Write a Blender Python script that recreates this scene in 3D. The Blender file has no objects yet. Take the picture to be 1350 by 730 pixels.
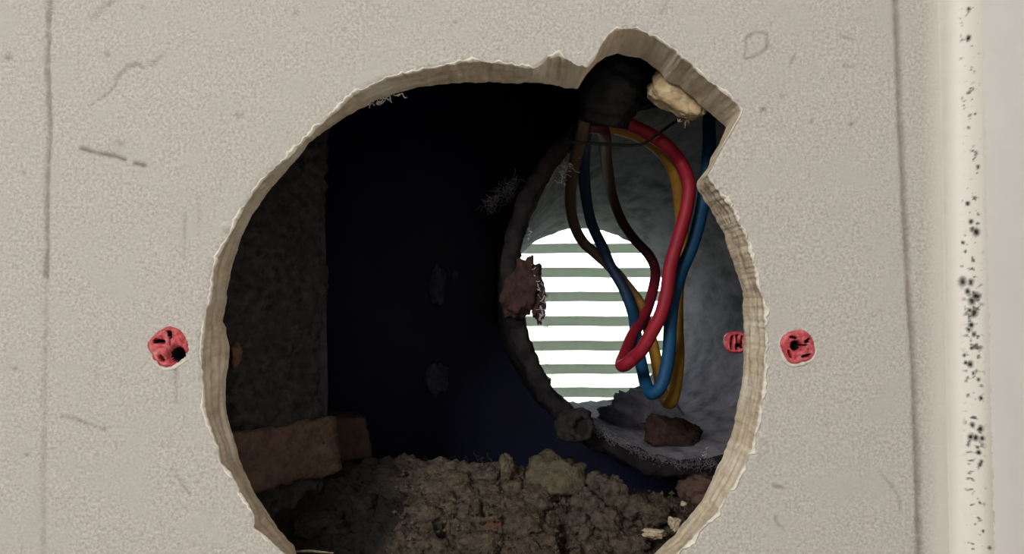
import bpy, math, random
import numpy as np
from mathutils import Vector, Matrix, noise as mn

# ------------------------------------------------------------------ camera
D = 0.150                      # camera to plasterboard
ZC = 1.80                      # camera height
TH = math.radians(1.9)         # tilt up
F = 900.0
sc = bpy.context.scene
cd = bpy.data.cameras.new('camera'); cam = bpy.data.objects.new('camera', cd)
sc.collection.objects.link(cam); sc.camera = cam
cam.location = (0, -D, ZC); cam.rotation_euler = (math.pi/2+TH, 0, 0)
cd.sensor_width = 36; cd.lens = 24; cd.clip_start = 0.005; cd.clip_end = 500
# ------------------------------------------------------------------ sky outside
w = bpy.data.worlds.new('sky'); sc.world = w; w.use_nodes = True
bg = w.node_tree.nodes['Background']
bg.inputs[0].default_value = (0.86, 0.92, 1.0, 1); bg.inputs[1].default_value = 4.5
# ------------------------------------------------------------------ room lamp, upper left behind the camera
ld = bpy.data.lights.new('room_lamp', 'AREA'); lo = bpy.data.objects.new('room_lamp', ld)
sc.collection.objects.link(lo)
ld.shape = 'SQUARE'; ld.size = 0.5; ld.energy = 19.0; ld.color = (1.0, 0.985, 0.965)
lo.location = (-0.56, -0.90, ZC+0.59)
lo.rotation_euler = (Vector((0, 0, ZC))-lo.location).to_track_quat('-Z', 'Y').to_euler()
sc.view_settings.view_transform = 'Standard'; sc.view_settings.look = 'None'
sc.view_settings.exposure = 0.0; sc.view_settings.gamma = 1.0
sc.view_settings.use_curve_mapping = False

# ------------------------------------------------------------------ helpers
col = sc.collection
rnd = random.Random(7)
ct, st = math.cos(TH), math.sin(TH)
def at(px, py, Y=0.0):
    u = (px-675)/F; v = -(py-365)/F
    t = (Y+D)/(ct - v*st)
    return Vector((u*t, Y, ZC + (st+v*ct)*t))
def pxs(Y): return (D+Y)/F           # metres per pixel at depth Y
def lin(c):
    return tuple(((x/255)/12.92 if x/255 <= .04045 else ((x/255+.055)/1.055)**2.4) for x in c)
def tag(o, label=None, cat=None, group=None, kind=None):
    if label: o['label'] = label
    if cat: o['category'] = cat
    if group: o['group'] = group
    if kind: o['kind'] = kind
    return o
def mesh(name, v, f, mat, parent=None, smooth=True, mats=None, midx=None, attr=None):
    me = bpy.data.meshes.new(name); me.from_pydata([tuple(map(float, q)) for q in v], [], [tuple(int(i) for i in q) for q in f])
    for m in (mats or [mat]): me.materials.append(m)
    if midx is not None: me.polygons.foreach_set('material_index', np.asarray(midx, dtype=np.int32))
    if attr:
        for k, a in attr.items():
            at_ = me.attributes.new(k, 'FLOAT', 'POINT'); at_.data.foreach_set('value', np.asarray(a, dtype=np.float32))
    me.polygons.foreach_set('use_smooth', [smooth]*len(me.polygons))
    me.update()
    o = bpy.data.objects.new(name, me); col.objects.link(o)
    if parent: o.parent = parent; o.matrix_parent_inverse = Matrix.Translation(-parent.location)
    return o
def empty(name, loc):
    o = bpy.data.objects.new(name, None); col.objects.link(o); o.location = loc
    o.empty_display_size = .01; return o
def fb(p, s, octv=4, seed=0):
    return mn.fractal(Vector((p[0]*s+seed*7.3, p[1]*s+seed*3.1, p[2]*s-seed*5.7)), 1.0, 2.0, octv)
class MB:
    def __init__(s): s.v = []; s.f = []
    def add(s, v, f):
        n = len(s.v); s.v += list(v); s.f += [tuple(i+n for i in q) for q in f]
    def box(s, a, b):
        x0, y0, z0 = a; x1, y1, z1 = b
        s.add([(x0,y0,z0),(x1,y0,z0),(x1,y1,z0),(x0,y1,z0),(x0,y0,z1),(x1,y0,z1),(x1,y1,z1),(x0,y1,z1)],
              [(0,3,2,1),(4,5,6,7),(0,1,5,4),(1,2,6,5),(2,3,7,6),(3,0,4,7)])
    def tube(s, pts, r, seg=8, rb=None):
        pts = [Vector(p) for p in pts]; n = len(pts)
        rr = r if isinstance(r, (list, tuple)) else [r]*n
        T = [(pts[min(i+1, n-1)]-pts[max(i-1, 0)]).normalized() for i in range(n)]
        a = Vector((0, 0, 1)) if abs(T[0].z) < .9 else Vector((1, 0, 0))
        N = (a - T[0]*a.dot(T[0])).normalized(); V = []
        for i in range(n):
            N = (N - T[i]*N.dot(T[i])).normalized(); B = T[i].cross(N)
            for k in range(seg):
                an = 2*math.pi*k/seg
                V.append(pts[i] + (N*math.cos(an)+B*math.sin(an))*rr[i])
        fs = []
        for i in range(n-1):
            for k in range(seg):
                k2 = (k+1) % seg
                fs.append((i*seg+k, i*seg+k2, (i+1)*seg+k2, (i+1)*seg+k))
        V.append(pts[0]); V.append(pts[-1])
        for k in range(seg):
            fs.append((n*seg, (k+1) % seg, k)); fs.append((n*seg+1, (n-1)*seg+k, (n-1)*seg+(k+1) % seg))
        s.add(V, fs)
def spline(P, sub=8):
    P = [np.array(p, float) for p in P]; Q = [2*P[0]-P[1]]+P+[2*P[-1]-P[-2]]; out = []
    for i in range(1, len(Q)-2):
        a, b, c, d = Q[i-1:i+3]
        for k in range(sub):
            t = k/sub
            out.append(.5*((2*b)+(c-a)*t+(2*a-5*b+4*c-d)*t*t+(3*b-a-3*c+d)*t**3))
    out.append(P[-1]); return out

def mat(name, c1, c2=None, scale=900, bump=.0002, bscale=None, rough=.85, spec=.3, c3=None, detail=6, dirt=None, metal=0, lo_=.35, hi_=.65, vec=(1,1,1), big=None, skim=None):
    m = bpy.data.materials.new(name); m.use_nodes = True
    nt = m.node_tree; N = nt.nodes; L = nt.links; b = N['Principled BSDF']
    b.inputs['Roughness'].default_value = rough; b.inputs['Specular IOR Level'].default_value = spec
    b.inputs['Metallic'].default_value = metal
    tc = N.new('ShaderNodeTexCoord'); mp = N.new('ShaderNodeMapping'); mp.inputs['Scale'].default_value = vec
    L.new(tc.outputs['Object'], mp.inputs[0])
    def nz(s, d=detail):
        n = N.new('ShaderNodeTexNoise'); n.inputs['Scale'].default_value = s; n.inputs['Detail'].default_value = d
        n.inputs['Roughness'].default_value = .6; L.new(mp.outputs[0], n.inputs['Vector']); return n.outputs['Fac']
    def ramp(fac, a, bb):
        r = N.new('ShaderNodeMapRange'); r.inputs['From Min'].default_value = a; r.inputs['From Max'].default_value = bb
        L.new(fac, r.inputs['Value']); return r.outputs['Result']
    def mix(f, a, bcol):
        x = N.new('ShaderNodeMix'); x.data_type = 'RGBA'
        if isinstance(a, tuple): x.inputs['A'].default_value = (*a, 1)
        else: L.new(a, x.inputs['A'])
        x.inputs['B'].default_value = (*bcol, 1); L.new(f, x.inputs['Factor']); return x.outputs['Result']
    c = lin(c1)
    if c2: c = mix(ramp(nz(scale), lo_, hi_), c, lin(c2))
    if c3: c = mix(ramp(nz(big or scale*.13, 4), .48, .68), c, lin(c3))
    if skim:
        a = N.new('ShaderNodeAttribute'); a.attribute_name = 'skim'
        c = mix(a.outputs['Fac'], c, lin(skim))
    if dirt:
        a = N.new('ShaderNodeAttribute'); a.attribute_name = 'dirt'  # mask also carries painted shade on the rubble and wires
        c = mix(a.outputs['Fac'], c, lin(dirt))
    if isinstance(c, tuple): b.inputs['Base Color'].default_value = (*c, 1)
    else: L.new(c, b.inputs['Base Color'])
    if bump:
        bp = N.new('ShaderNodeBump'); bp.inputs['Distance'].default_value = bump; bp.inputs['Strength'].default_value = 1
        L.new(nz(bscale or scale), bp.inputs['Height']); L.new(bp.outputs[0], b.inputs['Normal'])
    return m

M_board = mat('plasterboard_face', (206,201,193), (172,166,157), 1500, .00024, 1500, .9, .2, c3=(190,185,177), big=90, dirt=(112,98,86), skim=(211,205,195))
M_core  = mat('gypsum_core', (225,209,182), (193,175,150), 500, .00016, 1600, .95, .1, c3=(230,219,198), big=90, vec=(1,.35,1))
M_paper = mat('torn_paper', (236,230,218), (214,206,192), 900, .0001, 900, .95, .1)
M_skimrim = mat('chipped_plaster', (216,209,197), (196,188,176), 900, .0001, 900, .95, .1)
M_bead  = mat('old_sealant', (211,205,195), (206,199,188), 300, .00006, 700, .6, .3, dirt=(28,22,18), skim=(233,228,218))
M_paint = mat('painted_wall', (238,234,230), (233,229,225), 60, .00002, 500, .6, .3)
M_room  = mat('room_paint', (208,207,205), None, 10, 0)
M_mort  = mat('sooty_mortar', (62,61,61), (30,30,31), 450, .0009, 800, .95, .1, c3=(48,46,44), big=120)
M_rub   = mat('mortar_rubble', (102,90,76), (58,51,44), 500, .0012, 1100, .95, .1, c3=(84,75,66), big=90, dirt=(34,32,31))  # masked colour is the shade painted over the left rubble
M_rub2  = mat('pale_mortar', (106,97,80), (70,64,53), 500, .0009, 1100, .95, .1, c3=(100,92,76), big=100)
M_rub3  = mat('grey_mortar', (94,86,75), (55,50,44), 500, .001, 1100, .95, .1)
M_brick = mat('old_brick', (90,70,60), (66,53,47), 600, .0006, 900, .95, .1, c3=(92,76,66), big=200)
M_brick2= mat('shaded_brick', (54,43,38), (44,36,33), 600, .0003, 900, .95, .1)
M_red   = mat('red_stone', (98,74,58), (82,62,50), 300, .0004, 900, .9, .1)
M_chip  = mat('plaster_chip', (196,180,152), (150,136,112), 700, .0004, 900, .95, .1)
M_foam  = mat('cream_plaster', (220,196,158), (190,164,128), 380, .0006, 620, .95, .1, c3=(232,214,182), big=180)
M_void  = mat('unlit_cavity', (6,12,46), (4,7,30), 60, .0001, 400, .6, .25)  # near-black blue paints the unlit cavity and its skylight tint
M_pipe  = mat('dusty_pipe', (138,134,142), (88,86,92), 130, .0006, 300, .95, .1, c3=(140,136,144), big=45, vec=(1,.45,1))
M_rim   = mat('shaded_pipe_rim', (36,33,35), (20,19,22), 300, .0006, 600, .95, .1, c3=(44,40,40), big=120)  # dark copy of the pipe, painting the shade at its front end
M_strip = mat('edge_mortar', (58,56,62), (42,41,47), 300, .0003, 700, .95, .1)
M_shaderub  = mat('shaded_lump', (48,44,40), (30,28,26), 450, .0012, 1000, .95, .1)  # darker copy of the rubble, shade painted into its colour
M_rim2  = mat('nodule_mortar', (46,43,42), (30,28,29), 400, .0006, 700, .95, .1)
M_dust  = mat('grey_dust', (128,126,128), (100,98,100), 500, .0006, 900, 1, .05)
M_vent  = mat('vent_plastic', (206,212,200), (190,196,184), 200, .0001, 500, .6, .3)
M_sheath= mat('black_sheath', (17,17,22), (12,12,15), 200, .0004, 400, .5, .35)
M_wred  = mat('red_insulation', (150,24,42), (128,24,40), 250, .00005, 900, .58, .3, dirt=(52,26,40))
M_wyel  = mat('yellow_insulation', (160,114,36), (130,94,34), 250, .00005, 900, .58, .3, dirt=(70,60,50))
M_wblu  = mat('blue_insulation', (14,74,112), (14,60,92), 250, .00005, 900, .58, .3, dirt=(26,38,56))
M_plug  = mat('red_plug_plastic', (200,78,84), (168,50,58), 700, .0004, 900, .4, .5, c3=(214,120,122), big=420)
M_hole  = mat('bore_shade', (14,10,10), None, 100, 0)  # near-black paints the dark inside plug recesses and the hollow
M_web   = mat('cobweb_silk', (190,188,198), None, 100, 0, rough=.7)
M_brown = mat('brown_lump', (70,50,44), (44,34,33), 500, .0006, 800, .95, .1)
M_smear = mat('mortar_smear', (78,82,98), (58,62,76), 300, .0003, 800, .95, .1)
_nt = M_vent.node_tree; _tr = _nt.nodes.new('ShaderNodeBsdfTranslucent'); _tr.inputs[0].default_value = (.70,.73,.66,1)
_mx = _nt.nodes.new('ShaderNodeMixShader'); _mx.inputs[0].default_value = .42
_nt.links.new(_nt.nodes['Principled BSDF'].outputs[0], _mx.inputs[1]); _nt.links.new(_tr.outputs[0], _mx.inputs[2])
_nt.links.new(_mx.outputs[0], _nt.nodes['Material Output'].inputs['Surface'])
M_grass = mat('lawn', (196,206,176), (176,188,152), 3, 0)

# ------------------------------------------------------------------ outlines of the cut (pixels of the photo -> plane Y)
FRONT = [(277,400),(283,353),(286,340),(302,310),(316,282),(329,260),(346,237),(365,218),(384,203),(420,165),(445,145),(464,126),(497,109),(510,102),(551,94),(584,87),(608,82),(638,80),(678,86),(707,90),(714,85),(722,76),(737,73),(751,79),(762,86),(776,87),(785,76),(792,61),(803,45),(811,40),(833,37),(850,41),(872,54),(891,68),(913,86),(937,108),(959,125),(973,138),(977,146),(973,157),(964,173),(953,191),(942,213),(933,230),(937,238),(950,254),(964,273),(975,293),(986,319),(994,347),(1000,379),(1007,396),(1009,423),(1011,453),(1009,481),(1008,497),(1004,533),(998,563),(992,590),(982,615),(967,642),(955,659),(945,678),(930,692),(919,705),(897,727),(860,760),(800,795),(720,822),(640,830),(560,820),(480,790),(430,765),(373,730),(351,709),(333,696),(335,681),(329,670),(316,650),(305,626),(291,612),(288,596),(279,571),(270,544),(268,517),(266,495),(265,462),(268,435),(272,407)]
BACK = [(299,392),(301,375),(309,342),(318,312),(332,285),(349,258),(371,233),(399,200),(408,188),(438,166),(467,147),(497,132),(527,121),(556,114),(593,110),(649,108),(680,110),(707,109),(729,112),(746,116),(761,118),(773,99),(787,83),(798,75),(814,71),(828,75),(844,76),(855,84),(869,93),(877,105),(894,113),(913,127),(929,143),(940,153),(952,163),(957,168),(948,191),(937,208),(933,221),(919,239),(918,246),(933,271),(945,290),(956,312),(961,330),(970,355),(979,382),(980,415),(981,453),(979,497),(973,530),(967,563),(958,590),(941,626),(928,656),(889,705),(862,730),(820,765),(740,795),(640,803),(540,792),(450,765),(392,733),(387,719),(368,697),(351,672),(335,648),(321,620),(309,579),(298,546),(298,533),(297,500),(301,481),(302,457),(298,432),(294,424),(297,405)]
TB = 0.0125
CX, CZ = at(700, 400).x, at(700, 400).z
def radial(P, Y, A):
    q = [at(x, y, Y) for x, y in P]
    a = np.array([math.atan2(p.z-CZ, p.x-CX) for p in q]); r = np.array([math.hypot(p.z-CZ, p.x-CX) for p in q])
    a = np.mod(a, 2*np.pi); i = np.argsort(a); a, r = a[i], r[i]
    a = np.concatenate([a[-1:]-2*np.pi, a, a[:1]+2*np.pi]); r = np.concatenate([r[-1:], r, r[:1]])
    # interpolate in cartesian so that straight edges stay straight
    out = np.empty_like(A)
    for j, t in enumerate(A):
        k = min(max(np.searchsorted(a, t)-1, 0), len(a)-2)
        p = np.array([math.cos(a[k]), math.sin(a[k])])*r[k]; s = np.array([math.cos(a[k+1]), math.sin(a[k+1])])*r[k+1]
        d = s-p; c_, s_ = math.cos(t), math.sin(t); den = c_*d[1]-s_*d[0]
        out[j] = (p[0]*d[1]-p[1]*d[0])/den if abs(den) > 1e-9 else r[k]
    return out
NA = 1440
A = np.linspace(0, 2*np.pi, NA, endpoint=False)
RF = radial(FRONT, 0, A); RB = radial(BACK, TB, A)
jit = np.array([mn.fractal(Vector((math.cos(a)*45, math.sin(a)*45, 3.3)), 1, 2, 5) for a in A])
RF = RF + jit*.00035
jb = np.array([mn.fractal(Vector((math.cos(a)*30, math.sin(a)*30, 9.3)), 1, 2, 4) for a in A])
RB = RB + jb*.00025
def rectdist(x0, x1, z0, z1):
    c, s = np.cos(A), np.sin(A)
    with np.errstate(divide='ignore'):
        tx = np.where(c > 0, (x1-CX)/c, (x0-CX)/c); tz = np.where(s > 0, (z1-CZ)/s, (z0-CZ)/s)
    return np.minimum(np.abs(tx), np.abs(tz))
p0, p1 = at(-40, -40), at(1310, 770)
R1 = rectdist(at(-40, 365).x, at(1310, 365).x, p1.z, p0.z)
XR = at(1279, 365).x                                   # room corner
R2 = rectdist(-1.5, 0.40, 0.0, 2.4)

# ------------------------------------------------------------------ plasterboard wall
NR = 125
rings = [RF]; ts = np.linspace(0, 1, NR)
for t in ts[1:]: rings.append(RF+(R1-RF)*t)
for t in (.03, .12, .4, 1): rings.append(R1+(R2-R1)*t)
RR = np.array(rings); NT = len(RR)
X = CX+RR*np.cos(A); Z = CZ+RR*np.sin(A); Yd = np.zeros_like(X); dirt = np.zeros_like(X)
# pixel position of each point (plane Y=0)
def topx(X, Z, Y=0.0):
    dz = Z-ZC; dy = Y+D
    fwd = dy*ct+dz*st; up = dz*ct-dy*st
    return 675+F*X/fwd, 365-F*up/fwd
PX, PY = topx(X, Z)
def lined(poly):
    d = np.full(PX.shape, 1e9); 
    for (x0, y0), (x1, y1) in zip(poly, poly[1:]):
        dx, dy = x1-x0, y1-y0; t = np.clip(((PX-x0)*dx+(PY-y0)*dy)/(dx*dx+dy*dy), 0, 1)
        d = np.minimum(d, np.hypot(PX-x0-t*dx, PY-y0-t*dy))
    return d
NZ = np.array([[mn.fractal(Vector((X[i, j]*420, Z[i, j]*420, 1.7)), 1, 2, 4) if i < NR else 0 for j in range(NA)] for i in range(NT)])
NZ2 = np.array([[mn.fractal(Vector((X[i, j]*90, Z[i, j]*60, 4.7)), 1, 2, 3) if i < NR else 0 for j in range(NA)] for i in range(NT)])
Yd += NZ*.00010 + NZ2*.00012
wob = NZ*1.6
def groove(poly, wd, depth, dk):
    d = lined(poly)+wob
    g = np.exp(-(np.maximum(d, 0)/wd)**2)
    return g*depth, g*dk
for poly, wd, dp, dk in [
    ([(66,-900),(65,0),(63,90),(66,180),(62,250),(62,330),(61,365)], 3.0, .0005, .6),
    ([(61,365),(60,450),(58,600),(57,730),(50,1600)], 3.2, .0002, .24),
    ([(1165,-900),(1182,0),(1187,150),(1192,250),(1200,400),(1206,500),(1213,730),(1235,1600)], 4.2, .0006, .62),
    ([(108,196),(130,202),(150,206),(165,210)], 2.6, .0003, .8), ([(178,215),(190,218)], 3.0, .0003, .8),
    ([(120,138),(135,128),(150,115),(158,98),(168,88),(182,84),(190,90)], 2.0, .0003, .5),
    ([(200,86),(212,74)], 2.0, .0002, .4), ([(120,25),(135,12),(150,0)], 2.2, .0002, .4),
    ([(80,548),(100,552),(118,560),(140,566)], 2.0, .0002, .45), ([(228,622),(240,640),(250,652)], 2.0, .0002, .35),
    ([(232,488),(232,530)], 2.2, .0002, .35), ([(244,280),(243,340)], 2.0, .0002, .3),
    ([(262,260),(262,310)], 1.6, .0001, .22), ([(125,510),(128,450)], 1.5, .0001, .15),
    ([(982,76),(984,50),(996,42),(1012,45),(1012,62),(1000,72),(984,78)], 1.8, .0002, .45),
    ([(1108,48),(1124,52)], 1.7, .0002, .5), ([(1042,85),(1047,74)], 1.7, .0002, .35), ([(1113,87),(1126,88)], 1.5, .0001, .4),
    ([(1160,622),(1175,640),(1185,655),(1188,675)], 1.5, .0002, .35), ([(1020,640),(1032,643)], 2, .0002, .5),
    ([(1022,680),(1024,690),(1035,700)], 1.5, .0001, .35), ([(262,440),(264,470)], 2.0, .0002, .4),
    ([(872,18),(880,2)], 1.6, .0002, .4)]:
    a, b = groove(poly, wd, dp, dk); Yd += a; dirt = np.maximum(dirt, b)
for x, y, r, k in [(10,76,5,.45),(316,153,4,.4),(140,72,4,.4),(1007,144,3.2,.7),(1070,160,2.4,.5),(1123,163,3,.6),(1032,127,4,.35),(32,228,3,.35),(20,487,3,.5),(35,600,3,.5),(188,10,3,.4),(390,18,3,.3),(1050,300,3,.25),(1090,560,3,.25),(455,40,3,.25),(600,30,2.5,.3),(690,50,2,.3),(160,190,4,.3)]:
    g = np.exp(-((np.hypot(PX-x, PY-y)+wob*.5)/r)**2); Yd += g*.0003; dirt = np.maximum(dirt, g*k)
# light scuffs raised (old filler)
for x, y, rx, ry in [(150,188,8,10),(590,84,10,6),(1005,588,9,18),(300,300,10,7),(285,357,5,7),(505,98,12,5)]:
    g = np.exp(-(((PX-x)/rx)**2+((PY-y)/ry)**2)**2); Yd -= g*.00025
# worn dip around the plug holes
PLUGS = [(223,457,27), (1052,457,24)]
for x, y, r in PLUGS:
    d = np.hypot(PX-x, PY-y)
    Yd = np.where(d < r*.86, .010, Yd)
# slight rounding at the broken rim
rimd = (RR-RF)
Yd += np.exp(-(rimd/.0006)**2)*(.00035+jit*.0002)
# smooth skim next to the corner
sm = np.clip((PX-1222)/14, 0, 1); Yd = Yd*(1-.8*sm)
V = []; 
for i in range(NT):
    V += list(zip(X[i], Yd[i], ZC*0+Z[i]))
Fc = []
for i in range(NT-1):
    for j in range(NA):
        k = (j+1) % NA
        Fc.append((i*NA+j, (i+1)*NA+j, (i+1)*NA+k, i*NA+k))
# back face
nb = len(V); back = [RB, RB+(R1-RB)*.1, R1+(R2-R1)*.3, R2]
for r in back: V += list(zip(CX+r*np.cos(A), np.full(NA, TB), CZ+r*np.sin(A)))
for i in range(3):
    for j in range(NA):
        k = (j+1) % NA; a = nb+i*NA
        Fc.append((a+j, a+k, a+NA+k, a+NA+j))
dd = np.concatenate([dirt.ravel(), np.zeros(4*NA)]); sk = np.concatenate([(np.clip((PX-1216)/22, 0, 1)).ravel(), np.zeros(4*NA)])
wall_back = tag(mesh('wall_back', V, Fc, M_board, attr={'dirt': dd, 'skim': sk}),
    'grey beige plasterboard wall with a large ragged round hole cut through it', kind='structure')

# broken gypsum core around the hole
NS = 22; V = []; Fc = []
for i in range(NS+1):
    t = i/NS; 
    for j in range(NA):
        a = A[j]
        r = RF[j]*(1-t)+RB[j]*t
        st_ = mn.fractal(Vector((math.cos(a)*5+t*1.5, math.sin(a)*5, t*6)), 1, 2, 4)
        fn = mn.fractal(Vector((math.cos(a)*60, math.sin(a)*60, t*16)), 1, 2, 4)
        wgt = math.sin(math.pi*t)**.5
        nt_ = 1/(1+math.exp(-(abs(a-1.02)-.42)*14)); s2 = mn.fractal(Vector((math.cos(a)*4+t*2, math.sin(a)*4, t*15+9)), 1, 2, 3)
        off = (st_*.0005*nt_+s2*.00028*nt_+fn*.00008)*wgt
        if i == 0: off = 0; 
        x = CX+(r+off)*math.cos(a); z = CZ+(r+off)*math.sin(a)
        V.append((x, Yd[0][j]+(TB-Yd[0][j])*t, z))
for i in range(NS):
    for j in range(NA):
        k = (j+1) % NA; Fc.append((i*NA+j, i*NA+k, (i+1)*NA+k, (i+1)*NA+j)[::-1])
core = mesh('gypsum_core', V, Fc, M_core, wall_back); core['label'] = 'ragged cream gypsum core around the hole'

# torn paper lip on the front edge
V = []; Fc = []; NP = 7
wd = np.array([max(.05, .42+.9*mn.fractal(Vector((math.cos(a)*16, math.sin(a)*16, 21)), 1, 2, 4)) for a in A])
for i in range(NP):
    t = i/(NP-1)
    for j in range(NA):
        ww = .0008*wd[j]
        r = RF[j]-.00015+ww*t*1.6+jit[j]*.00012*t
        y = Yd[0][j]*(1-t)**2 - .00022*math.sin(math.pi*t)*wd[j]**.5*1.6 + (.00028 if i == NP-1 else -.00002)
        V.append((CX+r*math.cos(A[j]), y, CZ+r*math.sin(A[j])))
for i in range(NP-1):
    for j in range(NA):
        k = (j+1) % NA; Fc.append((i*NA+j, (i+1)*NA+j, (i+1)*NA+k, i*NA+k))
tp = mesh('torn_paper_edge', V, Fc, M_paper, wall_back); tp['label'] = 'pale torn paper lip of the hole'

# ------------------------------------------------------------------ room corner and shell
b = MB(); b.box((XR, -1.7, 0), (XR+.1, -.0012, 2.4))
tag(mesh('wall_right', b.v, b.f, M_paint, smooth=False), 'smooth pale painted wall meeting the plasterboard at the right', kind='structure')
for nm, a_, b_ in [('wall_left', (-1.6,-1.7,0), (-1.5,0,2.4)), ('wall_front', (-1.6,-1.8,0), (XR+.1,-1.7,2.4)),
                   ('floor', (-1.6,-1.8,-.05), (XR+.4,TB,0)), ('ceiling', (-1.6,-1.8,2.4), (XR+.4,TB,2.45))]:
    b = MB(); b.box(a_, b_); tag(mesh(nm, b.v, b.f, M_room, smooth=False), kind='structure')
# sealant bead in the corner, with mould
zt, zb = at(1280, -30).z, at(1280, 760).z
nz_, nc = 760, 30; V = []; dr = []; skb = []
spots = [(1277,12,3),(1277,50,4.5),(1276,52,3),(1276,122,2.5),(1286,150,2),(1277,168,2),(1289,220,3.5),(1276,268,3.5),(1280,292,4),(1287,306,6),(1282,302,4),(1269,320,2.5),(1273,332,2),(1268,350,2),(1269,371,7),(1280,372,5),(1276,384,5),(1286,390,6),(1281,397,6),(1290,391,3),(1284,412,7),(1279,409,4),(1280,428,5),(1277,434,4),(1284,440,4),(1281,458,3),(1272,468,3),(1279,480,5),(1283,492,3),(1290,500,3),(1273,478,3),(1293,525,3.5),(1282,560,4),(1293,565,5),(1280,576,5),(1286,577,5),(1295,578,4),(1277,586,3),(1290,596,4),(1294,608,3),(1292,612,3),(1292,662,2.5),(1286,691,2),(1305,722,3),(1296,700,2)]
X0 = at(1240, 365).x
for i in range(nz_):
    for k in range(nc):
        s = k/(nc-1); z = zt+(zb-zt)*i/(nz_-1)
        x = X0+(XR-X0+.00005)*math.sin(s*math.pi/2)**.75; y = -.0001-.0062*(1-math.cos(s*math.pi/2))**1.1
        lump = fb((x, y*2, z), 500, 3, 3)
        x -= abs(lump)*.0001*(s > .35); y -= lump*.0001*max(0, min(1, (s-.1)*4))*(s < .98)
        if k == nc-1: x = XR+.0002
        if k == 0: y = .0006
        V.append((x, y, z))
        px, py = topx(x, z, y); px = float(px); py = float(py)
        d = 0
        n1 = fb((x, y, z), 1400, 3, 5)*1.5
        for sx, sy, sr in spots:
            dd_ = math.hypot(px-sx, (py-sy)*.85)+n1*.8
            d = max(d, min(1, max(0, 1.35-1.2*dd_/sr)))
        core_ = math.exp(-((px-(1278+py*.012))/13)**4)
        dens = .20 + .55*math.exp(-((py-410)/85)**2)+.5*math.exp(-((py-580)/45)**2)+.18*math.exp(-((py-480)/160)**2)
        n2 = fb((x, y, z), 900, 5, 8)
        d = max(d, core_*max(0, min(.85, (n2-.55+dens*.48)*2.6)))
        dr.append(d); skb.append(min(1, max(0, (px-1246)/18))*min(1, max(.1, (1312-px)/18)))
Fc = [(i*nc+k, i*nc+k+1, (i+1)*nc+k+1, (i+1)*nc+k) for i in range(nz_-1) for k in range(nc-1)]
tag(mesh('trim_1', V, [f[::-1] for f in Fc], M_bead, attr={'dirt': dr, 'skim': skb}), 'cream sealant bead with black mould spots filling the wall corner', kind='structure')
b = MB()
for z0, z1 in ((0, zb), (zt, 2.4)):
    b.add([(X0,-.0001,z0),((X0+XR)/2,-.0016,z0),(XR,-.006,z0),(X0,-.0001,z1),((X0+XR)/2,-.0016,z1),(XR,-.006,z1)],[(0,1,4,3),(1,2,5,4)])
tag(mesh('trim_2', b.v, b.f, M_bead), kind='structure')

# ------------------------------------------------------------------ cavity: outer leaf with a round duct
PC0 = Vector((0.0557, 0.045, ZC+0.0065)); PC1 = Vector((0.0446, 0.280, ZC-0.0105))
RI, RO = 0.0535, 0.0585
def pc(Y): t = (Y-PC0.y)/(PC1.y-PC0.y); return PC0.lerp(PC1, t)
n = 96; V = []; Fc = []
for Y, inner in ((.125, True), (.280, True)):
    c = pc(Y)
    for ring in range(2):
        for j in range(n):
            a = 2*math.pi*j/n
            if ring == 0: r = RO-.002; V.append((c.x+r*math.cos(a), Y, c.z+r*math.sin(a)))
            else:
                k = .5/max(abs(math.cos(a)), abs(math.sin(a))); V.append((.02+k*math.cos(a), Y, ZC+k*math.sin(a)))
for j in range(n):
    k = (j+1) % n
    Fc += [(j, k, n+k, n+j), (2*n+j, 3*n+j, 3*n+k, 2*n+k), (j, 2*n+j, 2*n+k, k), (n+j, n+k, 3*n+k, 3*n+j)]
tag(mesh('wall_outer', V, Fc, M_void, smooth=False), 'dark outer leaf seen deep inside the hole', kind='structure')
b = MB()  # unseen boxes added around the cavity to keep daylight out
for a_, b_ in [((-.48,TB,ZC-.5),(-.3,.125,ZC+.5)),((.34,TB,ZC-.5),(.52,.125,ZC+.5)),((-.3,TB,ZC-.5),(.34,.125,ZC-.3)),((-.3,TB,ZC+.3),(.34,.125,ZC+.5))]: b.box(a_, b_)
tag(mesh('cavity_blocker', b.v, b.f, M_void, smooth=False), 'unseen dark boxes added to shut light out of the wall cavity', kind='structure')

# duct pipe
prof = [(RI+.0020*(1-i/40), .280-(.280-.047)*(i/40)) for i in range(0, 41)]+[(RI+.0006,.0452),(RI+.0016,.0445),(RI+.0028,.0444),(RI+.0040,.0447),(RO-.0002,.0458)]+[(RO, .047+(.125-.047)*(i/14)) for i in range(15)]+[(RO-.003,.126)]
n = 260; V = []
for r, Y in prof:
    c = pc(Y)
    for j in range(n):
        a = 2*math.pi*j/n; p = (c.x+r*math.cos(a), Y, c.z+r*math.sin(a))
        bott = max(0, -math.sin(a))
        disp = fb(p, 160, 5, 2)*.0007*(1+1.0*bott) + fb((p[0], p[1]*.3, p[2]), 45, 3, 6)*.0009
        if r <= RI+.0021 and Y > .0465 and len(V) < 41*n: disp -= bott**6*.0028*(.45+.5*fb(p, 40, 4, 11)) * min(1, (Y-.045)/.02)   # dust drift along the invert
        if Y < .05: disp += fb(p, 420, 4, 4)*.0008
        yy = Y + (fb(p, 260, 4, 9)*.0013 if Y < .05 else 0)
        V.append((c.x+(r+disp)*math.cos(a), yy, c.z+(r+disp)*math.sin(a)))
Fc = [(i*n+j, i*n+(j+1) % n, (i+1)*n+(j+1) % n, (i+1)*n+j) for i in range(len(prof)-1) for j in range(n)]
duct = empty('duct_pipe', PC0)
duct_m = mesh('pipe_wall', V, Fc, None, duct, mats=[M_pipe, M_rim], midx=[0 if k < 39*n else 1 for k in range(len(Fc))])
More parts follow.
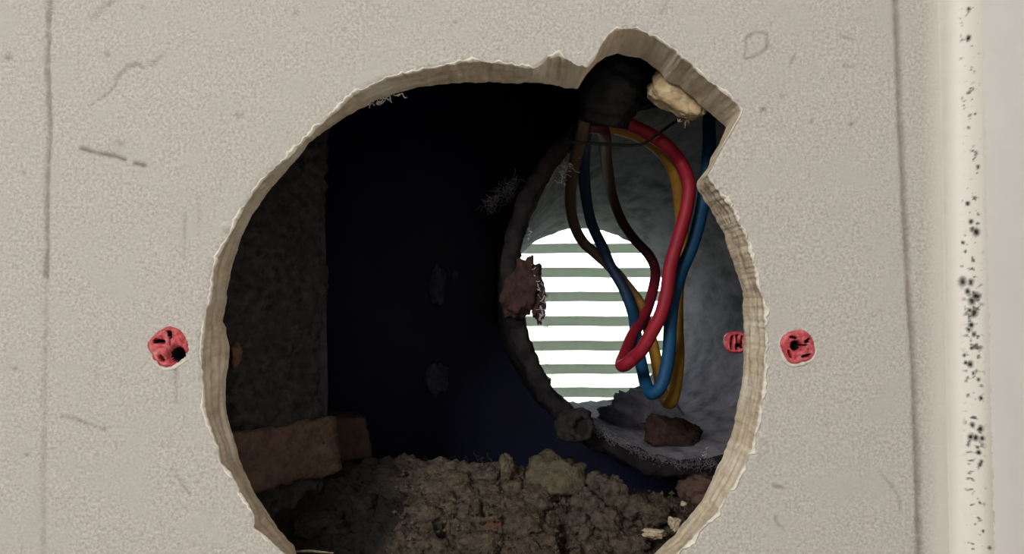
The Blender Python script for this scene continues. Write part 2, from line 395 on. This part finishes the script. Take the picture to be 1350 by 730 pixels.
tag(duct, 'dusty grey round duct pipe running through the wall towards the daylight', 'pipe')

# louvre vent
vc = pc(.29); vent = empty('louvre_vent', (vc.x, .290, vc.z))
tag(vent, 'grey slatted vent at the far end of the duct with daylight between its blades', 'vent')
b = MB(); h = .078; e = .014
for a_, b_ in [((-h,0,-h),(-h+e,.012,h)),((h-e,0,-h),(h,.012,h)),((-h+e,0,h-e),(h-e,.012,h)),((-h+e,0,-h),(h-e,.012,-h+e))]:
    b.box((vc.x+a_[0], .2805+a_[1], vc.z+a_[2]), (vc.x+b_[0], .2805+b_[1], vc.z+b_[2]))
mesh('vent_frame', b.v, b.f, M_vent, vent, smooth=False)
me0 = None
for k, y in enumerate([296,328,359.5,391,423,455,485.5,516,547]):
    c = at(770, y, .286)
    if me0 is None:
        b = MB(); L = .0645; prf = [(-.0046,-.0025),(-.0048,.0026),(-.0040,.0032),(.0040,.0015),(.0048,.0005),(.0046,-.0018),(-.0036,-.0031)]
        m_ = len(prf); v = []
        for i in range(9):
            x = -L+2*L*i/8; v += [(x, p[0], p[1]+.0002*math.sin(i*2.1)) for p in prf]
        f = [(i*m_+j, (i+1)*m_+j, (i+1)*m_+(j+1) % m_, i*m_+(j+1) % m_) for i in range(8) for j in range(m_)]
        f += [tuple(range(m_)), tuple(8*m_+j for j in reversed(range(m_)))]
        o = mesh('slat', v, f, M_vent); me0 = o.data
    else:
        o = bpy.data.objects.new('slat', me0); col.objects.link(o)
    o.parent = vent; o.location = (0, c.y-vent.location.y, c.z-vent.location.z); o.rotation_euler.y = math.radians(rnd.uniform(-.3, .5))

b = MB(); b.box((-60, .6, -.3), (60, 120, -.2))
tag(mesh('ground', b.v, b.f, M_grass, smooth=False), 'pale green ground outside beyond the vent', kind='structure')

import bmesh
def rockmesh(name, c, size, matl, seed, rot=0, amp=.28, sub=4, parent=None, fine=1.0, cut=None):
    bm = bmesh.new(); bmesh.ops.create_icosphere(bm, subdivisions=sub, radius=1)
    R = Matrix.Rotation(rot, 3, 'Y'); c = Vector(c)
    for v in bm.verts:
        p = v.co.copy(); s_ = Vector((seed*3.7, seed*1.3, -seed*2.9))
        d = 1+mn.fractal(p*1.1+s_, 1, 2, 3)*amp*1.3+mn.fractal(p*3.4+s_, .8, 2, 5)*amp*.75*fine
        q = p*d
        # squarish chunk
        m_ = max(abs(p.x), abs(p.y), abs(p.z)); q *= (1-.35)+.35*(1/m_)*.85
        v.co = c + R @ Vector((q.x*size[0], q.y*size[1], q.z*size[2]))
    me = bpy.data.meshes.new(name); bm.to_mesh(me); bm.free(); me.materials.append(matl)
    me.polygons.foreach_set('use_smooth', [True]*len(me.polygons))
    o = bpy.data.objects.new(name, me); col.objects.link(o)
    if parent: o.parent = parent; o.matrix_parent_inverse = Matrix.Translation(-parent.location)
    return o
# ------------------------------------------------------------------ inner masonry: left reveal
def sheet(name, path, z0, z1, nu, nv, matl, amp, parent=None, seed=0, drift=0):
    P = spline([(x, y, 0) for x, y in path], 12); nu = len(P); V = []
    for i, p in enumerate(P):
        q = P[min(i+1, nu-1)]-P[max(i-1, 0)]; nrm = np.array([q[1], -q[0], 0]); nrm /= np.linalg.norm(nrm)+1e-12
        for k in range(nv):
            z = z0+(z1-z0)*k/(nv-1)
            q3 = (p[0], p[1], z)
            d = fb(q3, 90, 5, seed)*amp+fb(q3, 420, 5, seed+3)*amp*.55
            V.append((p[0]+nrm[0]*d+drift*fb((0,0,z),60,3,seed), p[1]+nrm[1]*d, z))
    Fc = [(i*nv+k, (i+1)*nv+k, (i+1)*nv+k+1, i*nv+k+1) for i in range(nu-1) for k in range(nv-1)]
    return mesh(name, V, Fc, matl, parent)
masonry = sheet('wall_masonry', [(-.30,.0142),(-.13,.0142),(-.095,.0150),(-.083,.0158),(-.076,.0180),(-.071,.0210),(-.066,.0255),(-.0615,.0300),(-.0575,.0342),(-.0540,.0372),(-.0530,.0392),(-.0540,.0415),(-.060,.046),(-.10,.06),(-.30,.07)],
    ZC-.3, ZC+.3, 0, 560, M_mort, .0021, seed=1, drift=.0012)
tag(masonry, 'sooty rough masonry reveal inside the left of the hole', kind='structure')
def blockmesh(name, A3, matl, parent, amp=.0007, nsub=14, seed=0):
    # A3: 8 corners (bottom 4, top 4), subdivided cube with noise
    V = []; Fc = []; idx = {}
    P = [np.array(p, float) for p in A3]
    def pt(u, v, w_):
        b0 = P[0]*(1-u)*(1-v)+P[1]*u*(1-v)+P[2]*u*v+P[3]*(1-u)*v
        b1 = P[4]*(1-u)*(1-v)+P[5]*u*(1-v)+P[6]*u*v+P[7]*(1-u)*v
        return b0*(1-w_)+b1*w_
    cen = sum(P)/8
    def vid(i, j, k):
        key = (i, j, k)
        if key not in idx:
            p = pt(i/nsub, j/nsub, k/nsub)
            ed = sum(1 for q in (i, j, k) if q in (0, nsub))
            if ed >= 2: p = p+(cen-p)*(.055 if ed == 2 else .13)
            d = fb(p, 120, 4, seed)*amp*1.4+fb(p, 500, 4, seed+2)*amp*.8
            p = p+(p-cen)/np.linalg.norm(p-cen)*d
            idx[key] = len(V); V.append(p)
        return idx[key]
    for s_ in (0, nsub):
        for i in range(nsub):
            for j in range(nsub):
                q = [(vid(s_,i,j),vid(s_,i+1,j),vid(s_,i+1,j+1),vid(s_,i,j+1)),
                     (vid(i,s_,j),vid(i,s_,j+1),vid(i+1,s_,j+1),vid(i+1,s_,j)),
                     (vid(i,j,s_),vid(i+1,j,s_),vid(i+1,j+1,s_),vid(i,j+1,s_))]
                Fc += [x[::-1] if s_ == 0 else x for x in q]
    return mesh(name, V, Fc, matl, parent)
def quadblock(name, q, Yl, Yr, back, matl, parent, **k):
    # q: front face px corners bl, br, tr, tl at depths Yl (left) Yr (right)
    bl, br, tr, tl = [at(*p, Y) for p, Y in zip(q, (Yl, Yr, Yr, Yl))]
    bk = Vector(back)
    return blockmesh(name, [bl, br, br+bk, bl+bk, tl, tr, tr+bk, tl+bk], matl, parent, **k)
o = quadblock('brick', [(300,660),(452,624),(444,549),(296,574)], .0160, .0420, (-.008,.012,0), M_brick, masonry, seed=4, amp=.0010)
o['label'] = 'reddish brown brick end beside the hole edge'
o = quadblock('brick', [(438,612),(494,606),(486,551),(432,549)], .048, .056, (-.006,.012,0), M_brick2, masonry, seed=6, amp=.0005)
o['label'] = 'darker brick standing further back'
o = quadblock('mortar_edge', [(411,552),(434,556),(427,150),(409,150)], .0405, .0425, (-.004,.004,0), M_strip, masonry, seed=12, amp=.0003)
o['label'] = 'slightly paler upright strip along the masonry edge'
o = rockmesh('orange_fleck', at(311,470,.0205), (.0011,.0010,.0028), M_red, 77, amp=.4, sub=3, parent=masonry)
o['label'] = 'faint orange fleck near the left hole edge'
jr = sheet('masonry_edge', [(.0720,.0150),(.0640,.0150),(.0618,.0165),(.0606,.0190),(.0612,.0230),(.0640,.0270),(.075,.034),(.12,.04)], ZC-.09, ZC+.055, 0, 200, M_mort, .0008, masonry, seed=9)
# low dark course under the duct
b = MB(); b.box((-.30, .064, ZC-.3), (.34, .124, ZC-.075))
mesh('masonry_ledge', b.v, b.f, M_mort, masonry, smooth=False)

# ------------------------------------------------------------------ rubble bed
def topz(x):   # silhouette height by px column
    xs = [250,330,420,480,520,600,660,700,760,800,850,900,960,1100]; ys = [600,600,598,602,604,606,606,618,628,634,642,648,640,630]
    return -(np.interp(x, xs, ys)-395)/F*.200
nu, nv = 420, 190; V = []; bed_shade = []
for i in range(nu):
    for k in range(nv):
        Y = .0128+(.066-.0128)*k/(nv-1); t = (Y-.0128)/(.050-.0128)
        Xw = -.085+.155*i/(nu-1); px = 675+F*Xw/(D+min(Y, .05))
        z1 = topz(px)
        z0 = -.066
        z = z0+(z1-z0)*(min(t, 1)**.85)
        if t > 1: z -= ((t-1)/.43)**1.5*.03
        p = (Xw, Y, z)
        rg = 1.0
        c = mn.cell(Vector((Xw*260, Y*260, 0)))
        vd, _ = mn.voronoi(Vector((Xw*190+fb(p,300,2,1)*.5, Y*190+fb(p,300,2,5)*.5, 2.2)))
        z += fb(p, 75, 4, 21)*.0022 + fb(p, 300, 5, 22)*.0011 + min(.5, vd[1]-vd[0])*.0030*(.5+.8*max(0, fb(p, 50, 2, 31)+.4)) - .001
        hole = max(0, fb(p, 230, 3, 41)-.35); z -= min(hole*.012, .004)
        pyy = 395-F*z/(D+Y)
        for hx, hy, hw, hh, hd in ((743,700,8,20,.009),(584,684,9,14,.007),(757,664,10,9,.006),(800,640,6,10,.005),(598,668,6,6,.004),(700,618,5,9,.004),(690,642,7,4,.003),(640,672,5,4,.003)):
            z -= hd*math.exp(-(((px-hx)/hw)**2+((pyy-hy)/hh)**2)**1.5)
        V.append((Xw, Y, ZC+z)); bed_shade.append(max(0, min(1, (545-px)/70+.5+fb(p, 70, 3, 50)*.8)))  # bed darkens leftwards: shade painted into the colour
Fc = [(i*nv+k, (i+1)*nv+k, (i+1)*nv+k+1, i*nv+k+1) for i in range(nu-1) for k in range(nv-1)]
bed = tag(mesh('rubble_bed', V, Fc, M_rub, attr={'dirt': bed_shade}), 'bed of crumbled brown grey mortar along the bottom of the hole', 'rubble', kind='stuff')

def rock(name, px, py, Y, wpx, hpx, matl, seed, label, cat, group=None, dpx=None, **k):
    s = pxs(Y)/2
    o = rockmesh(name, at(px, py, Y), (wpx*s, (dpx or min(wpx, hpx*1.4))*s, hpx*s), matl, seed, **k)
    return tag(o, label, cat, group)
G = 'mortar lumps lying on the rubble'
ROCKS = [
 (731,632,.047,82,58,M_rub2,'largest pale square mortar lump standing at the top of the rubble'),
 (668,616,.044,20,34,M_rub2,'small upright spike of mortar left of the large pale lump'),
 (645,628,.044,34,22,M_rub3,'light grey mortar crumb just left of the upright spike'),
 (786,640,.042,32,34,M_rub3,'grey mortar lump touching the right side of the large pale lump'),
 (806,654,.040,40,50,M_rub3,'tall cracked grey lump with a thin red streak beside it'),
 (772,660,.037,36,30,M_rub3,'knobbly grey lump below the right part of the large pale lump'),
 (782,676,.034,30,40,M_rub3,'narrow grey lump in the middle of the crumbled heap'),
 (764,688,.031,30,28,M_rub3,'rounded grey lump beside the black gap in the heap'),
 (771,704,.029,24,24,M_rub3,'small grey lump at the foot of the heap'),
 (800,688,.032,42,40,M_rub,'brown grey lump at the right foot of the heap'),
 (832,668,.037,42,34,M_rub3,'dark grey lump on the right flank of the heap'),
 (708,660,.039,46,40,M_rub,'brown lump below left of the large pale lump'),
 (690,690,.031,54,40,M_rub,'broad low brown lump right of the reddish stone'),
 (862,676,.034,44,26,M_rub,'flat brown lump between the heap and the white chips'),
 (590,640,.042,60,34,M_rub,'broad worn brown lump at the middle of the rubble crest'),
 (560,680,.034,70,44,M_rub,'wide dark lump in front of the rubble crest'),
 (470,668,.036,60,32,M_shaderub,'shade-darkened lump right of the reddish brick end'),
 (425,694,.027,66,36,M_shaderub,'shade-darkened lump low at the left by the hole edge'),
 (515,624,.046,46,20,M_shaderub,'dark flat lump behind the shade-darkened lump by the brick'),
 (635,716,.023,60,30,M_rub,'brown lump at the bottom edge below the reddish stone'),
 (830,718,.023,50,26,M_rub,'brown lump at the bottom edge left of the flat white chip')]
for i, (px, py, Y, w_, h_, m_, lb) in enumerate(ROCKS):
    rock('mortar_lump', px, py, Y, w_, h_, m_, i+3, lb, 'mortar lump', G)
rock('brick_fragment', 926, 650, .030, 56, 46, M_brick, 51, 'reddish brown brick fragment against the lower right edge of the hole', 'brick', rot=-.3)
rock('reddish_stone', 650, 694, .0295, 27, 20, M_red, 52, 'small reddish stone set in the rubble near the bottom', 'stone', amp=.15)
rock('plaster_chip', 861, 703, .0245, 30, 12, M_chip, 53, 'flat creamy plaster chip lying on the rubble at the right', 'plaster chip', 'plaster chips on the rubble', amp=.4)
rock('plaster_chip', 889, 690, .0235, 13, 16, M_chip, 54, 'small white plaster chip nearest the right edge of the hole', 'plaster chip', 'plaster chips on the rubble', amp=.4)
rock('plaster_chip', 901, 664, .031, 8, 6, M_chip, 56, 'tiny white plaster crumb below the brick fragment', 'plaster chip', 'plaster chips on the rubble', amp=.4)
rock('dust_drift', 868, 566, .150, 150, 70, M_pipe, 91, 'grey dust drift piled in the duct before the vent', 'dust', rot=.5, amp=.3, dpx=110)
rock('brown_stone', 886, 574, .085, 76, 48, M_brown, 55, 'brown stone lying inside the duct near its front', 'stone', rot=.25, amp=.2)

# crumbs
b = MB()
for i in range(650):
    px = rnd.uniform(520, 930); Y = rnd.uniform(.016, .049); t = (Y-.0128)/(.050-.0128)
    Xw = (px-675)/F*(D+Y); z = -.066+(topz(px)+.066)*(t**.85)
    s_ = rnd.choice([.0002,.0003,.0004,.0006,.0008])*rnd.uniform(.7,1.2); c = Vector((Xw, Y, ZC+z+s_*.6))
    vs = [c+Vector((dx*s_*rnd.uniform(.6,1.2), dy*s_*rnd.uniform(.6,1.2), dz*s_*rnd.uniform(.6,1.2))) for dx, dy, dz in ((1,0,0),(-1,0,0),(0,1,0),(0,-1,0),(0,0,1),(0,0,-1))]
    b.add(vs, [(0,2,4),(2,1,4),(1,3,4),(3,0,4),(2,0,5),(1,2,5),(3,1,5),(0,3,5)])
tag(mesh('mortar_crumbs', b.v, b.f, M_rub, smooth=False), 'fine mortar crumbs scattered over the rubble', 'crumbs', kind='stuff')
b = MB(); b.tube([at(385,727,.0165), at(408,726,.0170), at(440,729,.0175)], [.0002,.00035,.0002], 6)
tag(mesh('straw', b.v, b.f, M_chip), 'thin pale splinter at the lower left edge of the hole', 'splinter')

# lumps on the duct rim and in the dark cavity
rock('rust_lump', 690, 378, .0435, 42, 74, M_brown, 61, 'reddish brown dirt lump stuck on the left rim of the duct', 'dirt lump', rot=.25, amp=.35, dpx=24)
rock('dust_clump', 712, 398, .0430, 14, 42, M_brown, 62, 'small dusty clump hanging right of the brown dirt lump', 'dirt lump', amp=.6, dpx=14)
o = rock('mortar_nodule', 757, 560, .0432, 50, 42, M_rim2, 64, 'grey mortar nodule with a round hollow under the duct rim', 'mortar nodule', amp=.2, dpx=30)
b = MB(); c = at(766, 562, .0388); ring = []
for k in range(25):
    a = 2*math.pi*k/24; ring.append(c+Vector((math.cos(a)*.0026, .0006*math.sin(a*2), math.sin(a)*.0032)))
b.tube(ring, [.0009+.0003*math.sin(k*1.9) for k in range(25)], 8)
mesh('hollow_rim', b.v, b.f, M_rim2, o)
c2 = c+Vector((0, .0003, 0)); v = [c2]+[c2+Vector((math.cos(a)*.0026, 0, math.sin(a)*.0032)) for a in [2*math.pi*k/24 for k in range(24)]]
mesh('hollow', v, [(0, 1+(k+1) % 24, 1+k) for k in range(24)], M_hole, o)  # flat black disc painting the dark of the hollow
for k, (px, py, w_, h_, lb) in enumerate([(577,375,20,50,'tall faint mortar smear in the middle of the dark cavity'),(575,500,30,40,'faint mortar splash low in the dark cavity'),(600,362,8,14,'tiny mortar dot beside the tall smear')]):
    rock('mortar_splash', px, py, .123, w_, h_, M_smear, 70+k, lb, 'mortar splash', 'mortar splashes on the cavity wall', dpx=8)

# ------------------------------------------------------------------ cobwebs and fluff
def web(name, pts, Y, n, spread, length, label, r=.00008, jy=.003, mt=M_web, cat='cobweb', dirv=None, seed=0):
    rr = random.Random(seed); b = MB()
    for i in range(n):
        a, c = rr.choice(list(zip(pts, pts[1:]))); t = rr.random()
        p = at(a[0]+(c[0]-a[0])*t+rr.gauss(0, spread), a[1]+(c[1]-a[1])*t+rr.gauss(0, spread), Y+rr.uniform(-jy, jy))
        d = Vector((rr.gauss(0,1), rr.gauss(0,.5), rr.gauss(0,1))).normalized()
        if dirv: d = (d*.8+Vector(dirv)).normalized()
        L = length*rr.uniform(.3, 1.2); q = [p]
        for k in range(4):
            d = (d+Vector((rr.gauss(0,.5), rr.gauss(0,.5), rr.gauss(0,.5)))).normalized(); q.append(q[-1]+d*L/4)
        b.tube(q, r*rr.uniform(.5, 1.4), 4)
    return tag(mesh(name, b.v, b.f, mt), label, cat, kind='stuff')
web('cobweb', [(708,370),(722,395),(712,410),(724,430)], .042, 90, 3.0, .0022, 'silvery cobweb tuft on the left rim of the duct over the slats', r=.00008, seed=1)
web('cobweb', [(698,300),(700,345),(709,372)], .044, 45, 1.5, .0012, 'fine cobweb fringe on the upper left rim of the duct', seed=2)
web('cobweb', [(708,440),(722,480),(736,510)], .044, 50, 2.0, .0014, 'fine cobweb fringe on the lower left rim of the duct', seed=3)
web('cobweb', [(735,237),(752,210),(760,195)], .052, 80, 3.5, .0030, 'cobweb tuft below the black sheath beside the wires', seed=4)
web('cobweb', [(642,275),(665,255),(682,238)], .085, 240, 4.5, .0030, 'pale cobweb wisp hanging in the dark left of the duct', r=.00006, seed=5)
web('cobweb', [(480,138),(500,131),(528,122)], .0122, 40, 2.2, .0018, 'torn fibres under the top left edge of the hole', r=.00010, mt=M_paper, cat='fibres', seed=6)
web('dust_fluff', [(762,545),(800,575),(850,600),(900,612),(945,612)], .0450, 1500, 3.2, .0011, 'grey dust fluff lying along the bottom rim of the duct', r=.00005, mt=M_dust, cat='dust', seed=7)
web('dust_fluff', [(560,606),(620,602),(650,606)], .048, 26, 2, .0025, 'dark fluff strands behind the middle of the rubble crest', r=.00006, mt=M_rub, cat='dust', seed=8)
web('cobweb', [(925,608),(932,590)], .040, 6, 2, .0022, 'few white threads on the duct rim near the brick fragment', seed=9)

# ------------------------------------------------------------------ wall plugs
def plug(px, py, Y, rpx, label, holes, slits, seed, length=.02, rim=True):
    s = pxs(Y); R = rpx*s; c = at(px, py, Y)
    e = empty('wall_plug', c); tag(e, label, 'wall plug', 'red plastic wall plugs')
    n, m = 72, 26; V = []; mi = []
    def Rt(a): return R*(1+.05*math.cos(4*a+seed)+.05*mn.noise(Vector((math.cos(a)*1.5, math.sin(a)*1.5, seed))))
    for i in range(m+1):
        t = i/m
        for j in range(n):
            a = 2*math.pi*j/n; r = Rt(a)*t; x, z = r*math.cos(a), r*math.sin(a)
            y = -.0007*(1-t**4)+.0002+fb((x, z, seed), 900, 3, seed)*.00035
            ring = math.exp(-((t-.82)/.12)**2); y -= ring*.0004
            for hx, hz, hr, dp in holes:
                q = math.hypot(x-hx*R, z-hz*R)/(hr*R)
                y += dp/(1+q**8)
            for ax, az, bx, bz, wd_ in slits:
                dx, dz = (bx-ax)*R, (bz-az)*R; t_ = max(0, min(1, ((x-ax*R)*dx+(z-az*R)*dz)/(dx*dx+dz*dz)))
                q = math.hypot(x-ax*R-t_*dx, z-az*R-t_*dz)/(wd_*R); y += .0028*math.exp(-q**4)
            V.append((c.x+x, c.y+y, c.z+z))
    for j in range(n):
        a = 2*math.pi*j/n; r = Rt(a)*.97; V.append((c.x+r*math.cos(a), c.y+.0015, c.z+r*math.sin(a)))
    for j in range(n):
        a = 2*math.pi*j/n; r = Rt(a)*.8; V.append((c.x+r*math.cos(a), c.y+length, c.z+r*math.sin(a)))
    Fc = [(i*n+j, (i+1)*n+j, (i+1)*n+(j+1) % n, i*n+(j+1) % n) for i in range(m+2) for j in range(n)]
    mi = [1 if max(V[f[0]][1], V[f[2]][1]) > c.y+.0016 and k < m*n else 0 for k, f in enumerate(Fc)]
    mesh('plug_body', V, Fc, None, e, mats=[M_plug, M_hole], midx=mi)
    if rim:
        b = MB(); q = []
        rr = []
        for k in range(41):
            a = -2.9+k/40*3.0 if rim == 1 else math.pi*.72+k/40*4.3
            ra = Rt(a)*1.06; q.append(c+Vector((ra*math.cos(a), .00015, ra*math.sin(a)))); rr.append((.00010+.00038*math.sin(math.pi*k/40)**1.5*(1+.6*mn.noise(Vector((k*.5, seed, 0))))))
        b.tube(q, rr, 8)
        mesh('chipped_plaster_rim', b.v, b.f, M_skimrim, e)
    return e
plug(223, 457, 0, 27, 'red wall plug left of the hole with a large black bore at its lower right',
     [(.38,-.40,.33,.007)], [(-.62,.28,-.28,.24,.09),(.04,.72,.06,.50,.08),(-.38,-.48,-.28,-.62,.09),(.05,.45,.1,.1,.035)], 1, rim=1)
plug(1052, 457, 0, 23, 'red wall plug right of the hole with a small black bore in its middle',
     [(-.12,.05,.24,.007)], [(-.45,.58,-.1,.50,.06),(.42,.30,.62,.42,.08),(-.55,-.28,-.48,-.52,.07),(.28,-.55,.62,-.48,.08),(.1,.08,.45,.12,.03)], 2, rim=2)
plug(971, 451, .0165, 15, 'red wall plug half hidden behind the right edge of the hole',
     [(.1,-.3,.2,.003)], [(-.4,.5,-.5,-.5,.10),(0,.6,-.05,-.6,.08),(.45,.5,.4,-.5,.08)], 3, length=.0035, rim=False)

# ------------------------------------------------------------------ wires and sheath
def wire(P, r, matl, label, name='electric_wire', cat='wire', group='coloured electric wires looping inside the hole'):
    q = spline([tuple(at(x, y, Y)) for x, y, Y in P], 10); b = MB()
    rr = [r*(1+.05*mn.noise(Vector((i*.13, r*9000, 0)))) for i in range(len(q))]; b.tube(q, rr, 16)
    d = []
    for i in range(len(q)):
        t = i/(len(q)-1); d += [min(.85, max(0, (t-.60)*6+fb(tuple(q[i]), 300, 3, 5)*.3))]*16  # left legs dulled: dust plus their backlit shade painted in
    return tag(mesh(name, b.v, b.f, matl, attr={'dirt': d+[0, .8]}), label, cat, group)
wire([(800,150,.036),(820,160,.037),(838,168,.038),(858,178,.038),(880,193,.038),(898,215,.040),(908,243,.037),(905,275,.036),(894,315,.036),(884,350,.036),(879,385,.036),(871,415,.036),(857,442,.037),(846,461,.038),(837,470,.040),(824,481,.042),(819,480,.047),(824,466,.054),(834,442,.066),(850,415,.080),(860,385,.092),(864,358,.100),(856,337,.104),(836,315,.105),(820,292,.100),(808,262,.090),(802,230,.074),(798,200,.056),(797,178,.042),(791,168,.037),(776,167,.036)],
     .00185, M_wred, 'red wire looping down to a sharp bend in front of the slats')
wire([(775,145,.038),(790,158,.039),(806,167,.040),(835,175,.042),(862,190,.043),(883,214,.044),(894,245,.046),(898,285,.049),(901,325,.052),(899,350,.052),(893,385,.052),(893,430,.052),(894,470,.050),(891,505,.049),(886,527,.050),(880,530,.054),(873,518,.060),(868,490,.066),(862,460,.072),(854,432,.078),(846,405,.084),(832,383,.088),(808,355,.090),(786,335,.090),(768,318,.090),(757,296,.086),(752,268,.078),(754,238,.066),(760,205,.050),(768,175,.038),(774,145,.034)],
     .00185, M_wyel, 'yellow wire looping lowest of the three, dulled by dust and painted shade on its left leg')
wire([(945,95,.050),(940,125,.048),(935,155,.046),(935,190,.043),(932,225,.042),(928,258,.041),(922,290,.041),(912,325,.041),(898,358,.041),(888,392,.041),(884,425,.041),(882,460,.041),(877,492,.041),(869,512,.041),(859,518,.043),(852,508,.048),(847,488,.055),(842,462,.062),(838,438,.070),(834,412,.078),(822,380,.083),(806,352,.086),(794,325,.086),(780,295,.082),(773,262,.074),(770,230,.062),(770,200,.050),(772,172,.038),(780,140,.034)],
     .00185, M_wblu, 'blue wire hanging from the notch and looping back up at the left')
b = MB(); q = spline([tuple(at(x, y, Y)) for x, y, Y in [(750,187,.034),(800,190,.034),(842,191,.034),(865,178,.034),(885,164,.034),(915,146,.034)]], 8); b.tube(q, .0004, 8)
tag(mesh('black_cord', b.v, b.f, M_sheath), 'thin black cord crossing behind the wires below the sheath', 'cord')
# wrinkled black sheath with open mouth
sh = spline([tuple(at(x, y, Y)) for x, y, Y in [(860,-30,.036),(845,30,.034),(824,80,.031),(806,122,.031),(797,164,.034)]], 12)
V = []; n = 64; inner = []
rs = np.interp(np.linspace(0, 1, len(sh)), [0,.4,.62,.8,.93,1], [.0105,.0105,.0105,.0088,.0070,.0066])
for i, p in enumerate(sh):
    T = Vector(sh[min(i+1, len(sh)-1)]-sh[max(i-1, 0)]).normalized(); N_ = Vector((0,1,0)); N_ = (N_-T*N_.dot(T)).normalized(); B_ = T.cross(N_)
    for j in range(n):
        a = 2*math.pi*j/n; r = rs[i]*(1+.07*mn.fractal(Vector((math.cos(a)*2, math.sin(a)*2, i*.12)), 1, 2, 3)+.03*math.sin(i*1.3+a))
        V.append(Vector(p)+(N_*math.cos(a)*.6+B_*math.sin(a))*r)
nr = len(sh)
for i in range(nr):
    for j in range(n):
        p = Vector(sh[i]); V.append(p+(V[i*n+j]-p)*.86)
Fc = [(i*n+j, i*n+(j+1) % n, (i+1)*n+(j+1) % n, (i+1)*n+j) for i in range(nr-1) for j in range(n)]
Fc += [tuple(q+nr*n for q in f[::-1]) for f in Fc]
Fc += [((nr-1)*n+j, (nr-1)*n+(j+1) % n, (2*nr-1)*n+(j+1) % n, (2*nr-1)*n+j) for j in range(n)]
tag(mesh('cable_sheath', V, Fc, M_sheath), 'wrinkled black cable sheath coming down behind the notch', 'cable sheath')

# cream plaster chunk behind the notch
o = rock('plaster_chunk', 896, 123, .0190, 88, 58, M_foam, 81, 'crumbly cream plaster chunk hanging below the notch edge', 'plaster chunk', rot=math.radians(30), amp=.14, dpx=54, fine=.9, sub=5)
web('plaster_fibres', [(895,155),(912,156)], .019, 12, 2, .0022, 'short pale fibres under the cream plaster chunk', r=.00007, mt=M_foam, cat='fibres', seed=11, dirv=(0,0,-1))
